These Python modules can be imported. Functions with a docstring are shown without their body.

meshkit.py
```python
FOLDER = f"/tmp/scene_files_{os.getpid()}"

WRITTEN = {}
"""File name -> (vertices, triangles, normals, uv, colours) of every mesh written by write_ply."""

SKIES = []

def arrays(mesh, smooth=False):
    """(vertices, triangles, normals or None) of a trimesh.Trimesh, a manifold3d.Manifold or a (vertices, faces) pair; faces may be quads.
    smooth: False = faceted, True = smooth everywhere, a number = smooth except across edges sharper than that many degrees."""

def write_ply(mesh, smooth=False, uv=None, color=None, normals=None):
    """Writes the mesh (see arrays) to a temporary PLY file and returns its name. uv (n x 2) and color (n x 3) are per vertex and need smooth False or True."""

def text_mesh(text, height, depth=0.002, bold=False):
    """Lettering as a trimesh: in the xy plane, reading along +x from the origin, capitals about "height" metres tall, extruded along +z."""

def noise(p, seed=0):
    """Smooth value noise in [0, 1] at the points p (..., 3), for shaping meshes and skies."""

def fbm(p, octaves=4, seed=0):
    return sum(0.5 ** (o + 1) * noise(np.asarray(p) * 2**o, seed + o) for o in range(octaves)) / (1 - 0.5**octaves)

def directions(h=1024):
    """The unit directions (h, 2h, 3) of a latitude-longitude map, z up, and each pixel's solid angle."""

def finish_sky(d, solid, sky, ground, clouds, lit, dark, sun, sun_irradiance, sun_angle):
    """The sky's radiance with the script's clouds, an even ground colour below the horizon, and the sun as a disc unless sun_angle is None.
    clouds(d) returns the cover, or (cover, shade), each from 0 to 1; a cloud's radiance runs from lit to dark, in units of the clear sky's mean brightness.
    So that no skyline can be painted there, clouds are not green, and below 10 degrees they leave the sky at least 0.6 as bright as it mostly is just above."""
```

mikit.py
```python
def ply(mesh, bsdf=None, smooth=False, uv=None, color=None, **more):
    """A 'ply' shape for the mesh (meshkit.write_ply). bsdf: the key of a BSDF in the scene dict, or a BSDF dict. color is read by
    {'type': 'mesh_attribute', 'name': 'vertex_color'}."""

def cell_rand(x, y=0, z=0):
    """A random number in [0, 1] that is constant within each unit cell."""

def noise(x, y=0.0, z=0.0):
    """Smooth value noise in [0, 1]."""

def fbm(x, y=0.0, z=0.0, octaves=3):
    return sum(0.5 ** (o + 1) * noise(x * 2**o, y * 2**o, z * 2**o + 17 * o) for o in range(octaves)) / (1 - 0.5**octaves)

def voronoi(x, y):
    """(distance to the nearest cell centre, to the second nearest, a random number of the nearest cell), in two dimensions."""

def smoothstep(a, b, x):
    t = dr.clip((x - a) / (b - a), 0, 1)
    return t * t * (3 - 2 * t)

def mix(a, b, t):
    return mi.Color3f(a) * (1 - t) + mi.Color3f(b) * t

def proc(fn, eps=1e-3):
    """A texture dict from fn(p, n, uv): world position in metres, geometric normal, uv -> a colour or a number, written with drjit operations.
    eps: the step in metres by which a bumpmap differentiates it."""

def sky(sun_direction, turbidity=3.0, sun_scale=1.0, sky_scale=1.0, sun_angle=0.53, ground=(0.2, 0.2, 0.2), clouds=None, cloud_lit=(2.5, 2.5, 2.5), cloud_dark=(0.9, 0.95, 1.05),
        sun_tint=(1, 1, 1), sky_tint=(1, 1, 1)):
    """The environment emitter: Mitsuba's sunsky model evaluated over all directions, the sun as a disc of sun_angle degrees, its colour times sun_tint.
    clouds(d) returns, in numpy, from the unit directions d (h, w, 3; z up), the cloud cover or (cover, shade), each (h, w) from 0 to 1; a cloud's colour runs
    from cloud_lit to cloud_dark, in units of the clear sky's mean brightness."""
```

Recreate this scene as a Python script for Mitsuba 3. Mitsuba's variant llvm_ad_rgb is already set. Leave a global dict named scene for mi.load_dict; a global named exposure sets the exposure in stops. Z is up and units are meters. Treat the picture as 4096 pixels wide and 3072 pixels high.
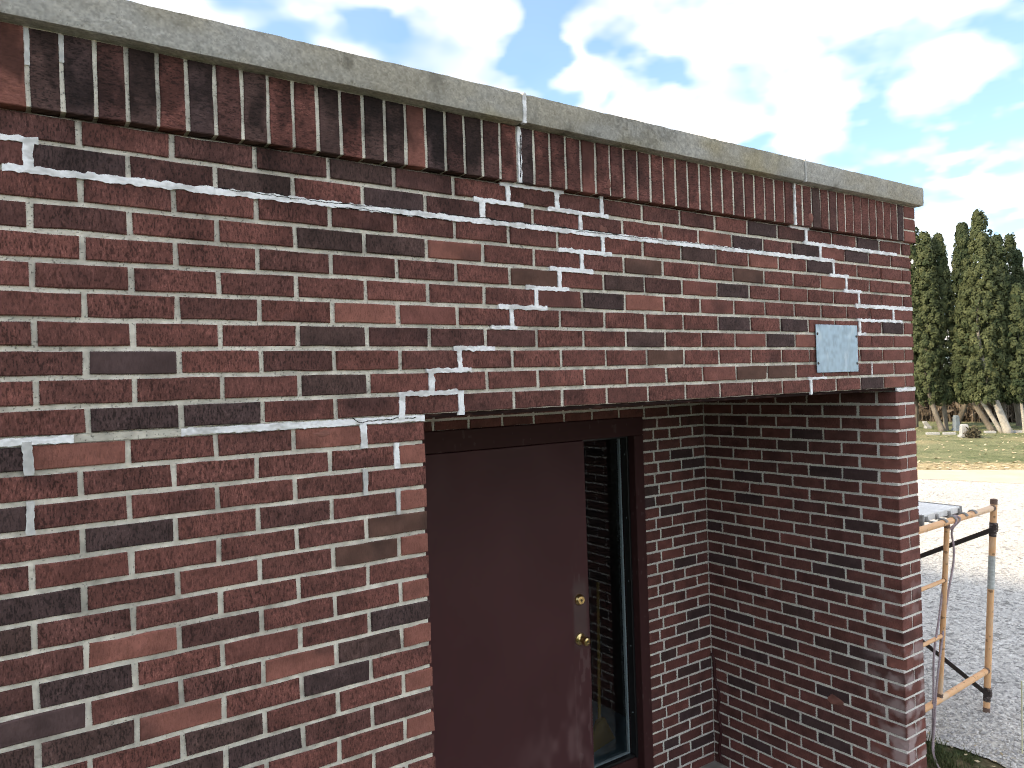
import math, random
import numpy as np, trimesh, drjit as dr, mitsuba as mi
import mikit, meshkit
from mikit import proc, noise, fbm, smoothstep, mix, ply
from shapely.geometry import Polygon, box as sbox
from shapely.ops import unary_union

T = mi.ScalarTransform4f
rng = np.random.default_rng(7)
random.seed(7)

# ------------------------------------------------------------------ camera, sky, exposure
exposure = 2.75
EYE = np.array([-0.1771, -2.0167, -0.6237])
FWD = np.array([0.56711592, 0.82363784, -0.0002])
UPV = np.array([0.02720616, -0.01849011, 0.99945882])
scene = {'camera': {'type': 'perspective', 'fov': 68.66, 'fov_axis': 'x', 'near_clip': 0.05, 'far_clip': 3000.0,
                    'to_world': T().look_at(origin=EYE.tolist(), target=(EYE + FWD).tolist(), up=UPV.tolist())}}
SUN = (-0.80, 0.27, 0.46)


def cloud_cover(d):
    az = np.degrees(np.arctan2(d[..., 0], d[..., 1]))
    el = np.degrees(np.arcsin(np.clip(d[..., 2], -1, 1)))
    q = np.stack([d[..., 0] / (d[..., 2] + 0.22), d[..., 1] / (d[..., 2] + 0.22), 0 * az], -1)
    f = meshkit.fbm(q * 8.5 + 3.1, 4, seed=4)
    g = meshkit.fbm(q * 2.1 + 9.7, 3, seed=9)
    w = meshkit.fbm(q * 9.0 + 1.3, 4, seed=12) - 0.5
    w2 = meshkit.fbm(q * 11.0 + 7.7, 4, seed=21) - 0.5
    c = smooth(0.36, 0.74, f * 0.72 + g * 0.28 + .05)
    a2, e2 = az + w * 7, el + w2 * 5
    for (a0, e0, ra, re, k) in [(37.8, 24.0, 1.9, 3.0, 1.3), (44.3, 23.8, 2.3, 2.6, .85), (42.0, 20.4, 1.2, 1.6, .5), (46.2, 20.6, 1.0, 1.2, .4),
                                (68.3, 18.8, 2.2, 3.6, .8), (65.6, 14.3, 3.0, 1.1, .5), (61.5, 12.6, 3.6, 1.0, .5), (52.2, 15.0, 1.8, 1.2, .6),
                                (25.0, 25.8, 3.0, .9, .4), (66.5, 8.0, 3.5, 1.3, .6), (62.8, 9.6, 1.6, .8, .5), (60.5, 17.0, 1.6, 1.0, .4), (56.5, 21.5, 1.0, 2.0, .3)]:
        c = c - k * np.exp(-((a2 - a0) / ra) ** 2 - ((e2 - e0) / re) ** 2)
    for (a0, e0, ra, re, k) in [(32.0, 23.0, 3.4, 4.0, .5), (49.6, 22.6, 2.0, 3.0, .5), (41.0, 22.0, 1.0, 1.6, .8), (50.5, 18.3, 2.4, 1.6, .35),
                                (45.0, 19.6, 1.3, 1.0, .7), (53.0, 24.5, 2.5, 1.2, .5), (66.4, 12.0, 2.6, .9, .5)]:
        c = c + k * np.exp(-((a2 - a0) / ra) ** 2 - ((e2 - e0) / re) ** 2)
    c = np.clip(c, 0, 1)
    sh = smooth(0.42, 0.7, meshkit.fbm(q * 3.3 + 1.7, 4, seed=31)) * 0.75
    return .08 + c * 0.9, sh


def smooth(a, b, x):
    t = np.clip((x - a) / (b - a), 0, 1)
    return t * t * (3 - 2 * t)


scene['sky'] = mikit.sky(SUN, turbidity=3.0, sun_scale=0.55, sun_angle=6.0, clouds=cloud_cover,
                         cloud_lit=(2.7, 2.48, 2.24), cloud_dark=(1.75, 1.7, 1.66), sky_tint=(1.24, 1.36, 1.40), ground=(0.3, 0.29, 0.26))

labels = {}


def tag(key, label=None, category=None, group=None, kind=None):
    labels[key] = {k: v for k, v in (('label', label), ('category', category), ('group', group), ('kind', kind)) if v}


# ------------------------------------------------------------------ materials
def bsdf(name, color, rough=0.8, bump=None, scale=1.0, spec=0.3, eps=1.5e-3, metallic=0.0, **more):
    b = {'type': 'principled', 'base_color': proc(color) if callable(color) else {'type': 'rgb', 'value': list(color)},
         'roughness': rough if not callable(rough) else proc(rough), 'specular': spec, 'metallic': metallic, **more}
    if bump is not None:
        b = {'type': 'bumpmap', 'height': proc(bump, eps), 'scale': scale, 'bsdf': b}
    scene[name] = {'type': 'twosided', 'bsdf': b}


def C3(r, g, b):
    return mi.Color3f(r, g, b)


def brick_coords(p, uv):
    al = p.x + p.y
    sold = (uv.y >= 1.0) & (uv.y < 2.0)
    a = dr.select(sold, p.z, al)
    b = dr.select(sold, al, p.z)
    return al, a, b


def brick_grain(p, uv):
    al, a, b = brick_coords(p, uv)
    r = dr.round(uv.y * 997)
    g = 0.46 * noise(a * 400, b * 130, r) + 0.38 * noise(a * 640, b * 300, r) + 0.16 * noise(a * 210, b * 90, 3.0)
    return g


def brick_color(p, n, uv):
    t = uv.x
    c = C3(.068, .0415, .041)
    for lo, hi, col in ((0, .2, (.080, .046, .042)), (.2, .35, (.106, .048, .043)), (.35, .5, (.158, .062, .052)), (.5, .7, (.182, .072, .060)), (.7, .9, (.232, .094, .074))):
        c = mix(c, col, dr.clip((t - lo) / (hi - lo), 0, 1))
    c = dr.select(t > 1.1, C3(.115, .060, .047), c)
    c = dr.select(t > 1.3, C3(.088, .055, .055), c)
    c = dr.select(t > 1.5, C3(.235, .105, .085), c)
    al, a, b = brick_coords(p, uv)
    r = uv.y - dr.floor(uv.y)
    g = brick_grain(p, uv)
    wire = 1.12 * dr.select(t > 0.6, 0.35, 1.0) * dr.select(t > 1.0, 0.7, 1.0) * (0.6 + 0.6 * noise(r * 91.0, 2.0)) * dr.select(uv.y >= 2, 0.35, 1.0)
    pits = smoothstep(.51, .68, g)
    blotch = fbm(al * 20, p.z * 26, r * 40)
    c = c * (0.58 + 0.86 * blotch)
    # burnt ends and flashed faces of single bricks
    flash = smoothstep(.56, .8, fbm(al * 7 + r * 31, p.z * 9, r * 17))
    c = mix(c, c * C3(.5, .55, .6), flash * dr.select(t > .3, 0.7, 0.1))
    c = c * (1.0 - 0.58 * pits * dr.clip(wire, 0, 1)) * (0.93 + 0.16 * r)
    c = c * (1 + 0.55 * smoothstep(.38, .22, g) * dr.clip(wire, 0, 1))
    # old black weather stain
    soot = smoothstep(.46, .66, fbm(al * 8, p.z * 5, 4.0)) * smoothstep(-.42, .06, p.z) * smoothstep(2.4, .2, al)
    c = c * (1 - 0.62 * soot)
    # black lichen runs on the soldier bricks
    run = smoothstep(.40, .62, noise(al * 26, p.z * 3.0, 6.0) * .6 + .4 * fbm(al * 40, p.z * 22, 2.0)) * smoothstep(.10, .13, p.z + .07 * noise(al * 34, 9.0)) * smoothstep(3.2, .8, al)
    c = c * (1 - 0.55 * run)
    # pale haze painted into the brick colour at the foot of the corner pier
    e = smoothstep(3.40, 3.60, p.x) * smoothstep(.30, .0, p.y) * smoothstep(-1.45, -2.35, p.z)
    bl = e * smoothstep(.42, .72, fbm(al * 15, p.z * 15, 8.0))
    c = mix(c, C3(.42, .33, .33), dr.clip(bl * 0.78, 0, 1))
    return c


def brick_bump(p, n, uv):
    return 0.0022 * brick_grain(p, uv) + 0.001 * fbm(p.x * 60 + p.y * 60, p.z * 60, 2.0)


def mortar_color(p, n, uv):
    al = p.x + p.y
    b = fbm(al * 45, p.z * 45, 1.0)
    f = noise(al * 260, p.z * 260, p.y * 40)
    c = C3(.71, .675, .59) * (0.62 + 0.62 * b)
    c = c * (1 - 0.62 * smoothstep(.70, .86, f))
    dirt = smoothstep(.5, .8, fbm(al * 6, p.z * 9, 5.0))
    c = c * (1 - 0.30 * dirt)
    soot = smoothstep(.45, .68, fbm(al * 8, p.z * 5, 4.0)) * smoothstep(-.25, .06, p.z) * smoothstep(2.4, .2, al)
    c = c * (1 - 0.40 * soot)
    e = smoothstep(3.40, 3.60, p.x) * smoothstep(.30, .0, p.y) * smoothstep(-1.45, -2.2, p.z)  # same painted haze, paling the mortar low on the pier
    return mix(c, C3(.74, .69, .70), dr.clip(e * 0.75, 0, 1))


def mortar_bump(p, n, uv):
    al = p.x + p.y
    return 0.003 * fbm(al * 130, p.z * 130, 1.0) + 0.002 * noise(al * 300, p.z * 300)


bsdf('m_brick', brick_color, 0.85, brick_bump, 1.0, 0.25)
bsdf('m_mortar', mortar_color, 0.95, mortar_bump, 1.0, 0.1)
bsdf('m_litmortar', lambda p, n, uv: mix(mortar_color(p, n, uv), C3(.74, .72, .68) * (.8 + .3 * noise((p.x + p.y) * 160, p.z * 160)), .75), 0.95, mortar_bump, 1.0, 0.1)  # sheltered recess mortar, colour lightened to stand in for lifted light
bsdf('m_caulk', lambda p, n, uv: mix(C3(.60, .60, .60), C3(.86, .87, .895), smoothstep(.28, .55, fbm(p.x * 22 + p.y * 40, p.z * 50))) * (0.88 + 0.2 * noise(p.x * 160, p.z * 160)), 0.45, lambda p, n, uv: 0.002 * fbm(p.x * 90, p.z * 160, p.y * 90), 1.0, 0.4)
bsdf('m_oldcaulk', lambda p, n, uv: C3(.56, .56, .55) * (0.7 + 0.5 * fbm(p.x * 60, p.z * 60)), 0.7, lambda p, n, uv: 0.002 * fbm(p.x * 90, p.z * 160), 1.0)
bsdf('m_crack', (.02, .018, .017), 0.95)


def concrete_color(p, n, uv):
    f = noise(p.x * 210 + p.y * 150, p.z * 210, p.y * 210)
    f2 = noise(p.x * 95, p.z * 95 + 7, p.y * 95)
    b = fbm(p.x * 5, p.z * 9, p.y * 5)
    c = mix(C3(.37, .345, .288), C3(.42, .41, .38), smoothstep(.35, .65, b))
    c = c * (0.72 + 0.4 * f2) * (0.68 + 0.62 * f)
    c = c * (1 - 0.45 * smoothstep(.80, .92, f)) * (1 + 0.5 * smoothstep(.16, .06, f))
    lich = smoothstep(.58, .76, fbm(p.x * 4 + 8, p.z * 6, p.y * 4 + 3))
    c = mix(c, c * C3(1.04, 1.0, .86), lich)
    drip = smoothstep(.60, .85, noise(p.x * 14, p.z * 2.0, 3.0)) * smoothstep(.45, .7, fbm(p.x * 20, p.z * 14))
    blk = smoothstep(.60, .78, fbm(p.x * 3.4 + 2, p.z * 5, 7.0)) * smoothstep(.3, .6, f2)
    return c * (1 - 0.38 * drip) * (1 - .42 * blk)


bsdf('m_concrete', concrete_color, 0.9, lambda p, n, uv: 0.004 * fbm(p.x * 110, p.z * 110, p.y * 110) + 0.002 * noise(p.x * 260, p.z * 260, p.y * 260), 1.0, 0.2)
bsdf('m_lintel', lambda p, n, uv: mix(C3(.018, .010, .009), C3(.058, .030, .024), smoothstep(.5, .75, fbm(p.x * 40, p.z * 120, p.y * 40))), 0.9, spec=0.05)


def door_color(p, n, uv):
    c = C3(.078, .032, .0345) * (0.85 + 0.3 * fbm(p.x * 6, p.z * 3, p.y))
    sm = smoothstep(.50, .78, fbm(p.x * 9, p.z * 5, 2.0)) * smoothstep(-1.9, -2.7, p.z) * smoothstep(1.9, 2.4, p.x)
    c = mix(c, C3(.24, .15, .15), sm * 0.36)
    sc = smoothstep(.70, .80, noise(p.x * 60, p.z * 14, 5.0)) * smoothstep(2.38, 2.50, p.x) * smoothstep(-1.6, -1.75, p.z)
    c = mix(c, C3(.30, .24, .23), sc * 0.14)
    worn = smoothstep(.06, .035, dr.abs(p.x - 2.485)) * smoothstep(-1.70, -1.78, p.z) * smoothstep(-2.15, -2.07, p.z)
    return mix(c, C3(.105, .070, .068), worn * 0.8)


bsdf('m_door', door_color, lambda p, n, uv: 0.42 + 0.2 * fbm(p.x * 8, p.z * 8, 1.0), lambda p, n, uv: 0.003 * fbm(p.x * 7, p.z * 7, 1.0) + .0004 * noise(p.x * 200, p.z * 200), 1.0, 0.14)
bsdf('m_frame', lambda p, n, uv: mix(C3(.054, .022, .022), C3(.22, .17, .16), smoothstep(.86, .92, noise(p.x * 60 + p.y * 80, p.z * 26, 4.0)) * .15), 0.6, spec=0.12)
bsdf('m_bead', lambda p, n, uv: C3(.22, .28, .30) * (.7 + .4 * fbm(p.x * 60, p.z * 12, p.y * 60)), 0.5)
bsdf('m_blackbead', (.012, .012, .013), 0.35, spec=0.5)
bsdf('m_brass', lambda p, n, uv: mix(C3(.78, .60, .28), C3(.40, .29, .14), smoothstep(.45, .75, fbm(p.x * 160, p.z * 160, p.y * 160))), 0.22, metallic=1.0)
bsdf('m_brassdark', (.10, .08, .05), 0.4, metallic=0.6)
scene['m_glass'] = {'type': 'thindielectric', 'int_ior': 1.52}
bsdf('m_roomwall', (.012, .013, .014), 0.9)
bsdf('m_roomfloor', lambda p, n, uv: C3(.11, .22, .27) * (.7 + .6 * fbm(p.x * 9, p.y * 9)), 0.4)


def zinc_color(p, n, uv):
    a = noise(p.x * 55, p.z * 55, 2.0)
    b = noise(p.x * 120 + 4, p.z * 60, 7.0)
    c = C3(.37, .48, .58) * (0.80 + 0.28 * a + 0.16 * b)
    return mix(c, C3(.62, .70, .77), smoothstep(.62, .8, fbm(p.x * 26, p.z * 11, 1.0)) * .55)


bsdf('m_zinc', zinc_color, lambda p, n, uv: .42 + .2 * noise(p.x * 50, p.z * 50), lambda p, n, uv: .001 * fbm(p.x * 30, p.z * 30), 1.0, metallic=0.45)
bsdf('m_darkmetal', (.03, .03, .032), 0.5, spec=0.5)


def scaff_color(p, n, uv):
    q = fbm(p.x * 30, p.y * 30, p.z * 24)
    c = mix(C3(.68, .36, .15), C3(.76, .49, .29), q)
    r = smoothstep(.66, .74, fbm(p.x * 46 + 5, p.y * 46, p.z * 34))
    c = mix(c, C3(.22, .12, .07), r * .8)
    d = smoothstep(.55, .8, noise(p.x * 9, p.y * 9, p.z * 7))
    return mix(c, C3(.66, .55, .43), d * .6)


bsdf('m_scaffold', scaff_color, 0.55, spec=0.4)
bsdf('m_rust', lambda p, n, uv: mix(C3(.10, .06, .045), C3(.24, .17, .14), fbm(p.x * 60, p.y * 60, p.z * 60)), 0.85)
bsdf('m_tape', lambda p, n, uv: C3(.50, .53, .52) * (.55 + .7 * fbm(p.x * 40, p.y * 40, p.z * 90)), 0.5)
bsdf('m_brace', lambda p, n, uv: C3(.045, .036, .034) * (.7 + .6 * fbm(p.x * 40, p.y * 40, p.z * 40)), 0.6)
bsdf('m_bracket', lambda p, n, uv: mix(C3(.06, .045, .042), C3(.26, .23, .22), smoothstep(.5, .8, fbm(p.x * 90, p.y * 90, p.z * 90))), 0.7)
bsdf('m_plank', lambda p, n, uv: C3(.78, .79, .79) * (.72 + .4 * fbm(p.x * 60, p.y * 8, p.z)), 0.5, spec=.5)
bsdf('m_plankrail', lambda p, n, uv: C3(.28, .28, .28) * (.6 + .8 * fbm(p.x * 30, p.y * 30, p.z * 30)), 0.5)
bsdf('m_rope', lambda p, n, uv: C3(.38, .31, .34) * (.7 + .6 * noise(p.x * 120, p.y * 120, p.z * 160)), 0.9)


def far_edge(y):
    return dr.select(y > 7.47, 18.62 - (y - 7.47) * .62, 18.62 + (7.47 - dr.maximum(y, 3.0)) * .82 + (3.0 - dr.minimum(y, 3.0)) * .35)


def lawn_color(p, n, uv):
    a = fbm(p.x * .9, p.y * .9)
    b = fbm(p.x * 7, p.y * 7, 3.0)
    f = noise(p.x * 28, p.y * 28)
    c = mix(C3(.105, .128, .066), C3(.185, .195, .115), smoothstep(.3, .7, .5 * a + .5 * b)) * (.7 + .6 * f)
    d = p.x - far_edge(p.y) + 1.2 * (b - .5)
    band = smoothstep(2.6, 1.4, d) * smoothstep(-8, -3, d)
    dry = smoothstep(.5, .75, fbm(p.x * .35 + 4, p.y * .35)) * .5 * smoothstep(4, 12, p.x)
    straw = C3(.38, .32, .20) * (.6 + .7 * noise(p.x * 17, p.y * 17, 5.0))
    c = mix(c, straw, dr.clip(band + dry, 0, .92))
    near = smoothstep(8, 6, p.x)
    return mix(c, mix(C3(.040, .055, .024), C3(.10, .085, .05), smoothstep(.5, .7, b)) * (.6 + .7 * noise(p.x * 70, p.y * 70)), near)


bsdf('m_lawn', lawn_color, 0.95, lambda p, n, uv: .05 * fbm(p.x * 12, p.y * 12), 1.0, 0.1, eps=.01)


def gravel_color(p, n, uv):
    v = noise(p.x * 42, p.y * 42, 1.0)
    w = noise(p.x * 95, p.y * 95, 2.0)
    b = fbm(p.x * .8, p.y * .8)
    c = mix(C3(.47, .47, .465), C3(.60, .595, .57), b) * (.58 + .46 * v + .40 * w)
    c = c * (1 - .5 * smoothstep(.72, .86, noise(p.x * 24 + 9, p.y * 24)))
    earth = smoothstep(5.6, 5.0, p.x + .4 * (b - .5))
    return mix(c, C3(.33, .31, .26) * (.6 + .6 * v), earth * .6)


bsdf('m_gravel', gravel_color, 0.95, lambda p, n, uv: .02 * noise(p.x * 42, p.y * 42, 1.0) + .008 * noise(p.x * 95, p.y * 95, 2.0), 1.0, 0.15, eps=.004)
bsdf('m_stones', lambda p, n, uv: mix(C3(.30, .30, .305), C3(.72, .71, .69), uv.x), 0.9)
bsdf('m_road', lambda p, n, uv: C3(.50, .43, .33) * (.85 + .3 * fbm(p.x * 2, p.y * 2)), 0.95)
bsdf('m_porch', lambda p, n, uv: C3(.34, .33, .30) * (.5 + .9 * fbm(p.x * 18, p.y * 18)), 0.95, lambda p, n, uv: .004 * fbm(p.x * 60, p.y * 60), 1.0)
bsdf('m_blade', lambda p, n, uv: mix(C3(.035, .055, .020), C3(.12, .13, .05), uv.x), 0.8)
bsdf('m_leaf', lambda p, n, uv: mix(C3(.36, .28, .16), C3(.66, .58, .42), uv.x), 0.85)
bsdf('m_thuja', lambda p, n, uv: mix(C3(.036, .056, .029), C3(.114, .130, .062), uv.x) * (.85 + .3 * uv.y), 0.8, spec=.2)
bsdf('m_bark', lambda p, n, uv: mix(C3(.10, .085, .07), C3(.30, .27, .235), fbm(p.x * 7, p.y * 7, p.z * 2.2)), 0.95)
bsdf('m_palebark', lambda p, n, uv: mix(C3(.30, .28, .26), C3(.56, .54, .50), fbm(p.x * 9, p.y * 9, p.z * 2.5)), 0.95)
bsdf('m_brush', lambda p, n, uv: mix(C3(.085, .066, .052), C3(.22, .18, .145), uv.x), 0.95)
bsdf('m_granite', lambda p, n, uv: C3(.42, .43, .44) * (.75 + .4 * noise(p.x * 60, p.y * 60, p.z * 60)), 0.7)
bsdf('m_bluestone', lambda p, n, uv: C3(.22, .27, .33) * (.75 + .4 * noise(p.x * 60, p.y * 60, p.z * 60)), 0.6)
bsdf('m_shrub', lambda p, n, uv: mix(C3(.05, .048, .03), C3(.15, .13, .09), uv.x), 0.9)
bsdf('m_yellow', (.22, .16, .03), 0.7)
bsdf('m_stake', (.62, .60, .40), 0.6)
bsdf('m_roof', (.04, .037, .035), 0.9)

# ------------------------------------------------------------------ mesh helpers
X, Y, Z = np.eye(3)


def put(key, mesh, mat, smooth_=False, uv=None, kind=None, label=None):
    if uv is not None and np.ndim(uv) == 1:
        v = mesh[0] if isinstance(mesh, tuple) else mesh.vertices
        uv = np.tile(np.asarray(uv, float), (len(v), 1))
    scene[key] = ply(mesh, mat, smooth_, uv=uv)
    if kind or label:
        tag(key, label, kind=kind)
    return key


counts = {}


def num(base):
    n = counts.get(base, 0)
    counts[base] = n + 1
    return base if n == 0 else f'{base}_{n:03d}'


def box(lo, hi, ch=0.0):
    lo, hi = np.asarray(lo, float), np.asarray(hi, float)
    if ch <= 0:
        m = trimesh.creation.box(hi - lo)
        m.apply_translation((lo + hi) / 2)
        return m
    pts = []
    for s in np.ndindex(2, 2, 2):
        c = np.where(np.array(s) == 0, lo, hi)
        d = np.where(np.array(s) == 0, 1, -1)
        for k in range(3):
            q = c + d * ch
            q[k] = c[k]
            pts.append(q)
    return trimesh.convex.convex_hull(np.array(pts))


def joinm(ms):
    return trimesh.util.concatenate(ms)


def tube(path, r, n=10, caps=True):
    path = np.asarray(path, float)
    r = np.broadcast_to(np.asarray(r, float), (len(path),))
    d = np.gradient(path, axis=0)
    d /= np.linalg.norm(d, axis=1, keepdims=True)
    a = np.cross(d[0], [0.3, 0.2, 0.93])
    if np.linalg.norm(a) < .1:
        a = np.cross(d[0], [1, 0, 0])
    vs = []
    for p, t, rr in zip(path, d, r):
        a = a - t * (a @ t)
        a /= np.linalg.norm(a)
        b = np.cross(t, a)
        th = np.arange(n) * 2 * np.pi / n
        vs.append(p + rr * (np.cos(th)[:, None] * a + np.sin(th)[:, None] * b))
    v = np.vstack(vs)
    f = []
    for i in range(len(path) - 1):
        for j in range(n):
            k = (j + 1) % n
            f += [[i * n + j, i * n + k, (i + 1) * n + k], [i * n + j, (i + 1) * n + k, (i + 1) * n + j]]
    if caps:
        L = len(v)
        v = np.vstack([v, path[0], path[-1]])
        o = (len(path) - 1) * n
        for j in range(n):
            k = (j + 1) % n
            f += [[L, k, j], [L + 1, o + j, o + k]]
    return trimesh.Trimesh(v, np.array(f), process=False)


def bezier_path(pts, n=40):
    pts = np.asarray(pts, float)
    from scipy.interpolate import CubicSpline
    t = np.r_[0, np.cumsum(np.linalg.norm(np.diff(pts, axis=0), axis=1))]
    return CubicSpline(t, pts)(np.linspace(0, t[-1], n))


def rough_box(lo, hi, step, amp, seed=0, rnd=0.006):
    lo, hi = np.asarray(lo, float), np.asarray(hi, float)
    n = np.maximum(1, np.round((hi - lo) / step)).astype(int)
    vs, fs, off = [], [], 0
    for ax in range(3):
        b, c = (ax + 1) % 3, (ax + 2) % 3
        gb, gc = np.meshgrid(np.linspace(0, 1, n[b] + 1), np.linspace(0, 1, n[c] + 1), indexing='ij')
        for side in (0, 1):
            v = np.zeros(gb.shape + (3,))
            v[..., ax], v[..., b], v[..., c] = side, gb, gc
            v = lo + v * (hi - lo)
            idx = np.arange(gb.size).reshape(gb.shape) + off
            q = np.stack([idx[:-1, :-1], idx[1:, :-1], idx[1:, 1:], idx[:-1, 1:]], -1).reshape(-1, 4)
            if side == 0:
                q = q[:, ::-1]
            vs.append(v.reshape(-1, 3))
            fs.append(np.vstack([q[:, [0, 1, 2]], q[:, [0, 2, 3]]]))
            off += gb.size
    v, f = np.vstack(vs), np.vstack(fs)
    m = trimesh.Trimesh(v, f, process=False)
    m.merge_vertices()
    v = np.array(m.vertices)
    inner = np.clip(v, lo + rnd, hi - rnd)
    d = v - inner
    L = np.linalg.norm(d, axis=1, keepdims=True)
    v = inner + np.where(L > 1e-9, d / np.maximum(L, 1e-9) * rnd, 0)
    N = np.where(L > 1e-9, d / np.maximum(L, 1e-9), 0)
    v += N * amp * (meshkit.fbm(v * 38, 3, seed)[:, None] - .5) * 2
    m.vertices = v
    return m


TONE = {'D': 0.0, 'd': .2, 'm': .35, 'n': .5, 'r': .7, 'o': .9, 'b': 1.2, 'p': 1.4, 's': 1.6}
B = 0.2032
P3 = B / 3
JH, JV = 0.0125, 0.0135
LOW = 0.174
WALLS = 'brick_building'


def zc(k):
    return -(k + (LOW if k > 10.5 else 0)) * P3


def brick_geo(o, u, w, n, hu, hw, depth, jit=.0008):
    long_ = hu > hw
    su = [-1, -.35, .35, 1] if long_ else [-1, 1]
    sw = [-1, 1] if long_ else [-1, -.35, .35, 1]
    ring = [(a, -1) for a in su[:-1]] + [(1, c) for c in sw[:-1]] + [(a, 1) for a in su[::-1][:-1]] + [(-1, c) for c in sw[::-1][:-1]]
    R2 = np.array(ring, float) * [hu, hw]
    R2 += rng.normal(0, jit, R2.shape)
    bev = .0018 + .0012 * rng.random()
    inn = R2 - np.sign(np.array(ring)) * np.where(np.abs(np.array(ring)) > .99, bev, 0)
    tilt = rng.normal(0, .0006, 2)

    def at(q, dn):
        return o + q[:, :1] * u + q[:, 1:] * w + (dn + (q[:, 0] / hu * tilt[0] + q[:, 1] / hw * tilt[1]))[:, None] * n
    m = len(R2)
    v = np.vstack([o[None] + 0.0002 * n, at(inn, np.zeros(m)), at(R2, -bev * np.ones(m)), at(R2, -depth * np.ones(m))])
    f = []
    for j in range(m):
        k = (j + 1) % m
        f.append([0, 1 + j, 1 + k])
        for r0 in (1, 1 + m):
            f += [[r0 + j, r0 + m + j, r0 + m + k], [r0 + j, r0 + m + k, r0 + k]]
    return v, np.array(f)


def add_brick(holder, o, u, w, n, hu, hw, tone, orient=0, depth=.03):
    off = rng.normal(0, .0007)
    v, f = brick_geo(np.asarray(o, float) + n * off, u, w, n, hu, hw, depth)
    t = TONE[tone] if isinstance(tone, str) else tone
    put(num(holder + '__brick'), (v, f), 'm_brick', uv=(t, orient + float(rng.random()) * .98 + .005))


class Stuff:
    def __init__(self):
        self.v, self.f, self.uv, self.n = [], [], [], 0

    def add(self, v, f, uv):
        self.v.append(v)
        self.f.append(f + self.n)
        self.uv.append(np.tile(np.asarray(uv, float), (len(v), 1)) if np.ndim(uv) == 1 else uv)
        self.n += len(v)

    def put(self, key, mat, kind='stuff', smooth_=False, **kw):
        put(key, (np.vstack(self.v), np.vstack(self.f)), mat, smooth_, uv=np.vstack(self.uv))
        tag(key, kind=kind, **kw)


def rand_tone(base=.46):
    r = rng.random()
    if r < .03:
        return 'd'
    if r < .05:
        return 'r'
    return float(np.clip(base + rng.normal(0, .05), .36, .58))


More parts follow.
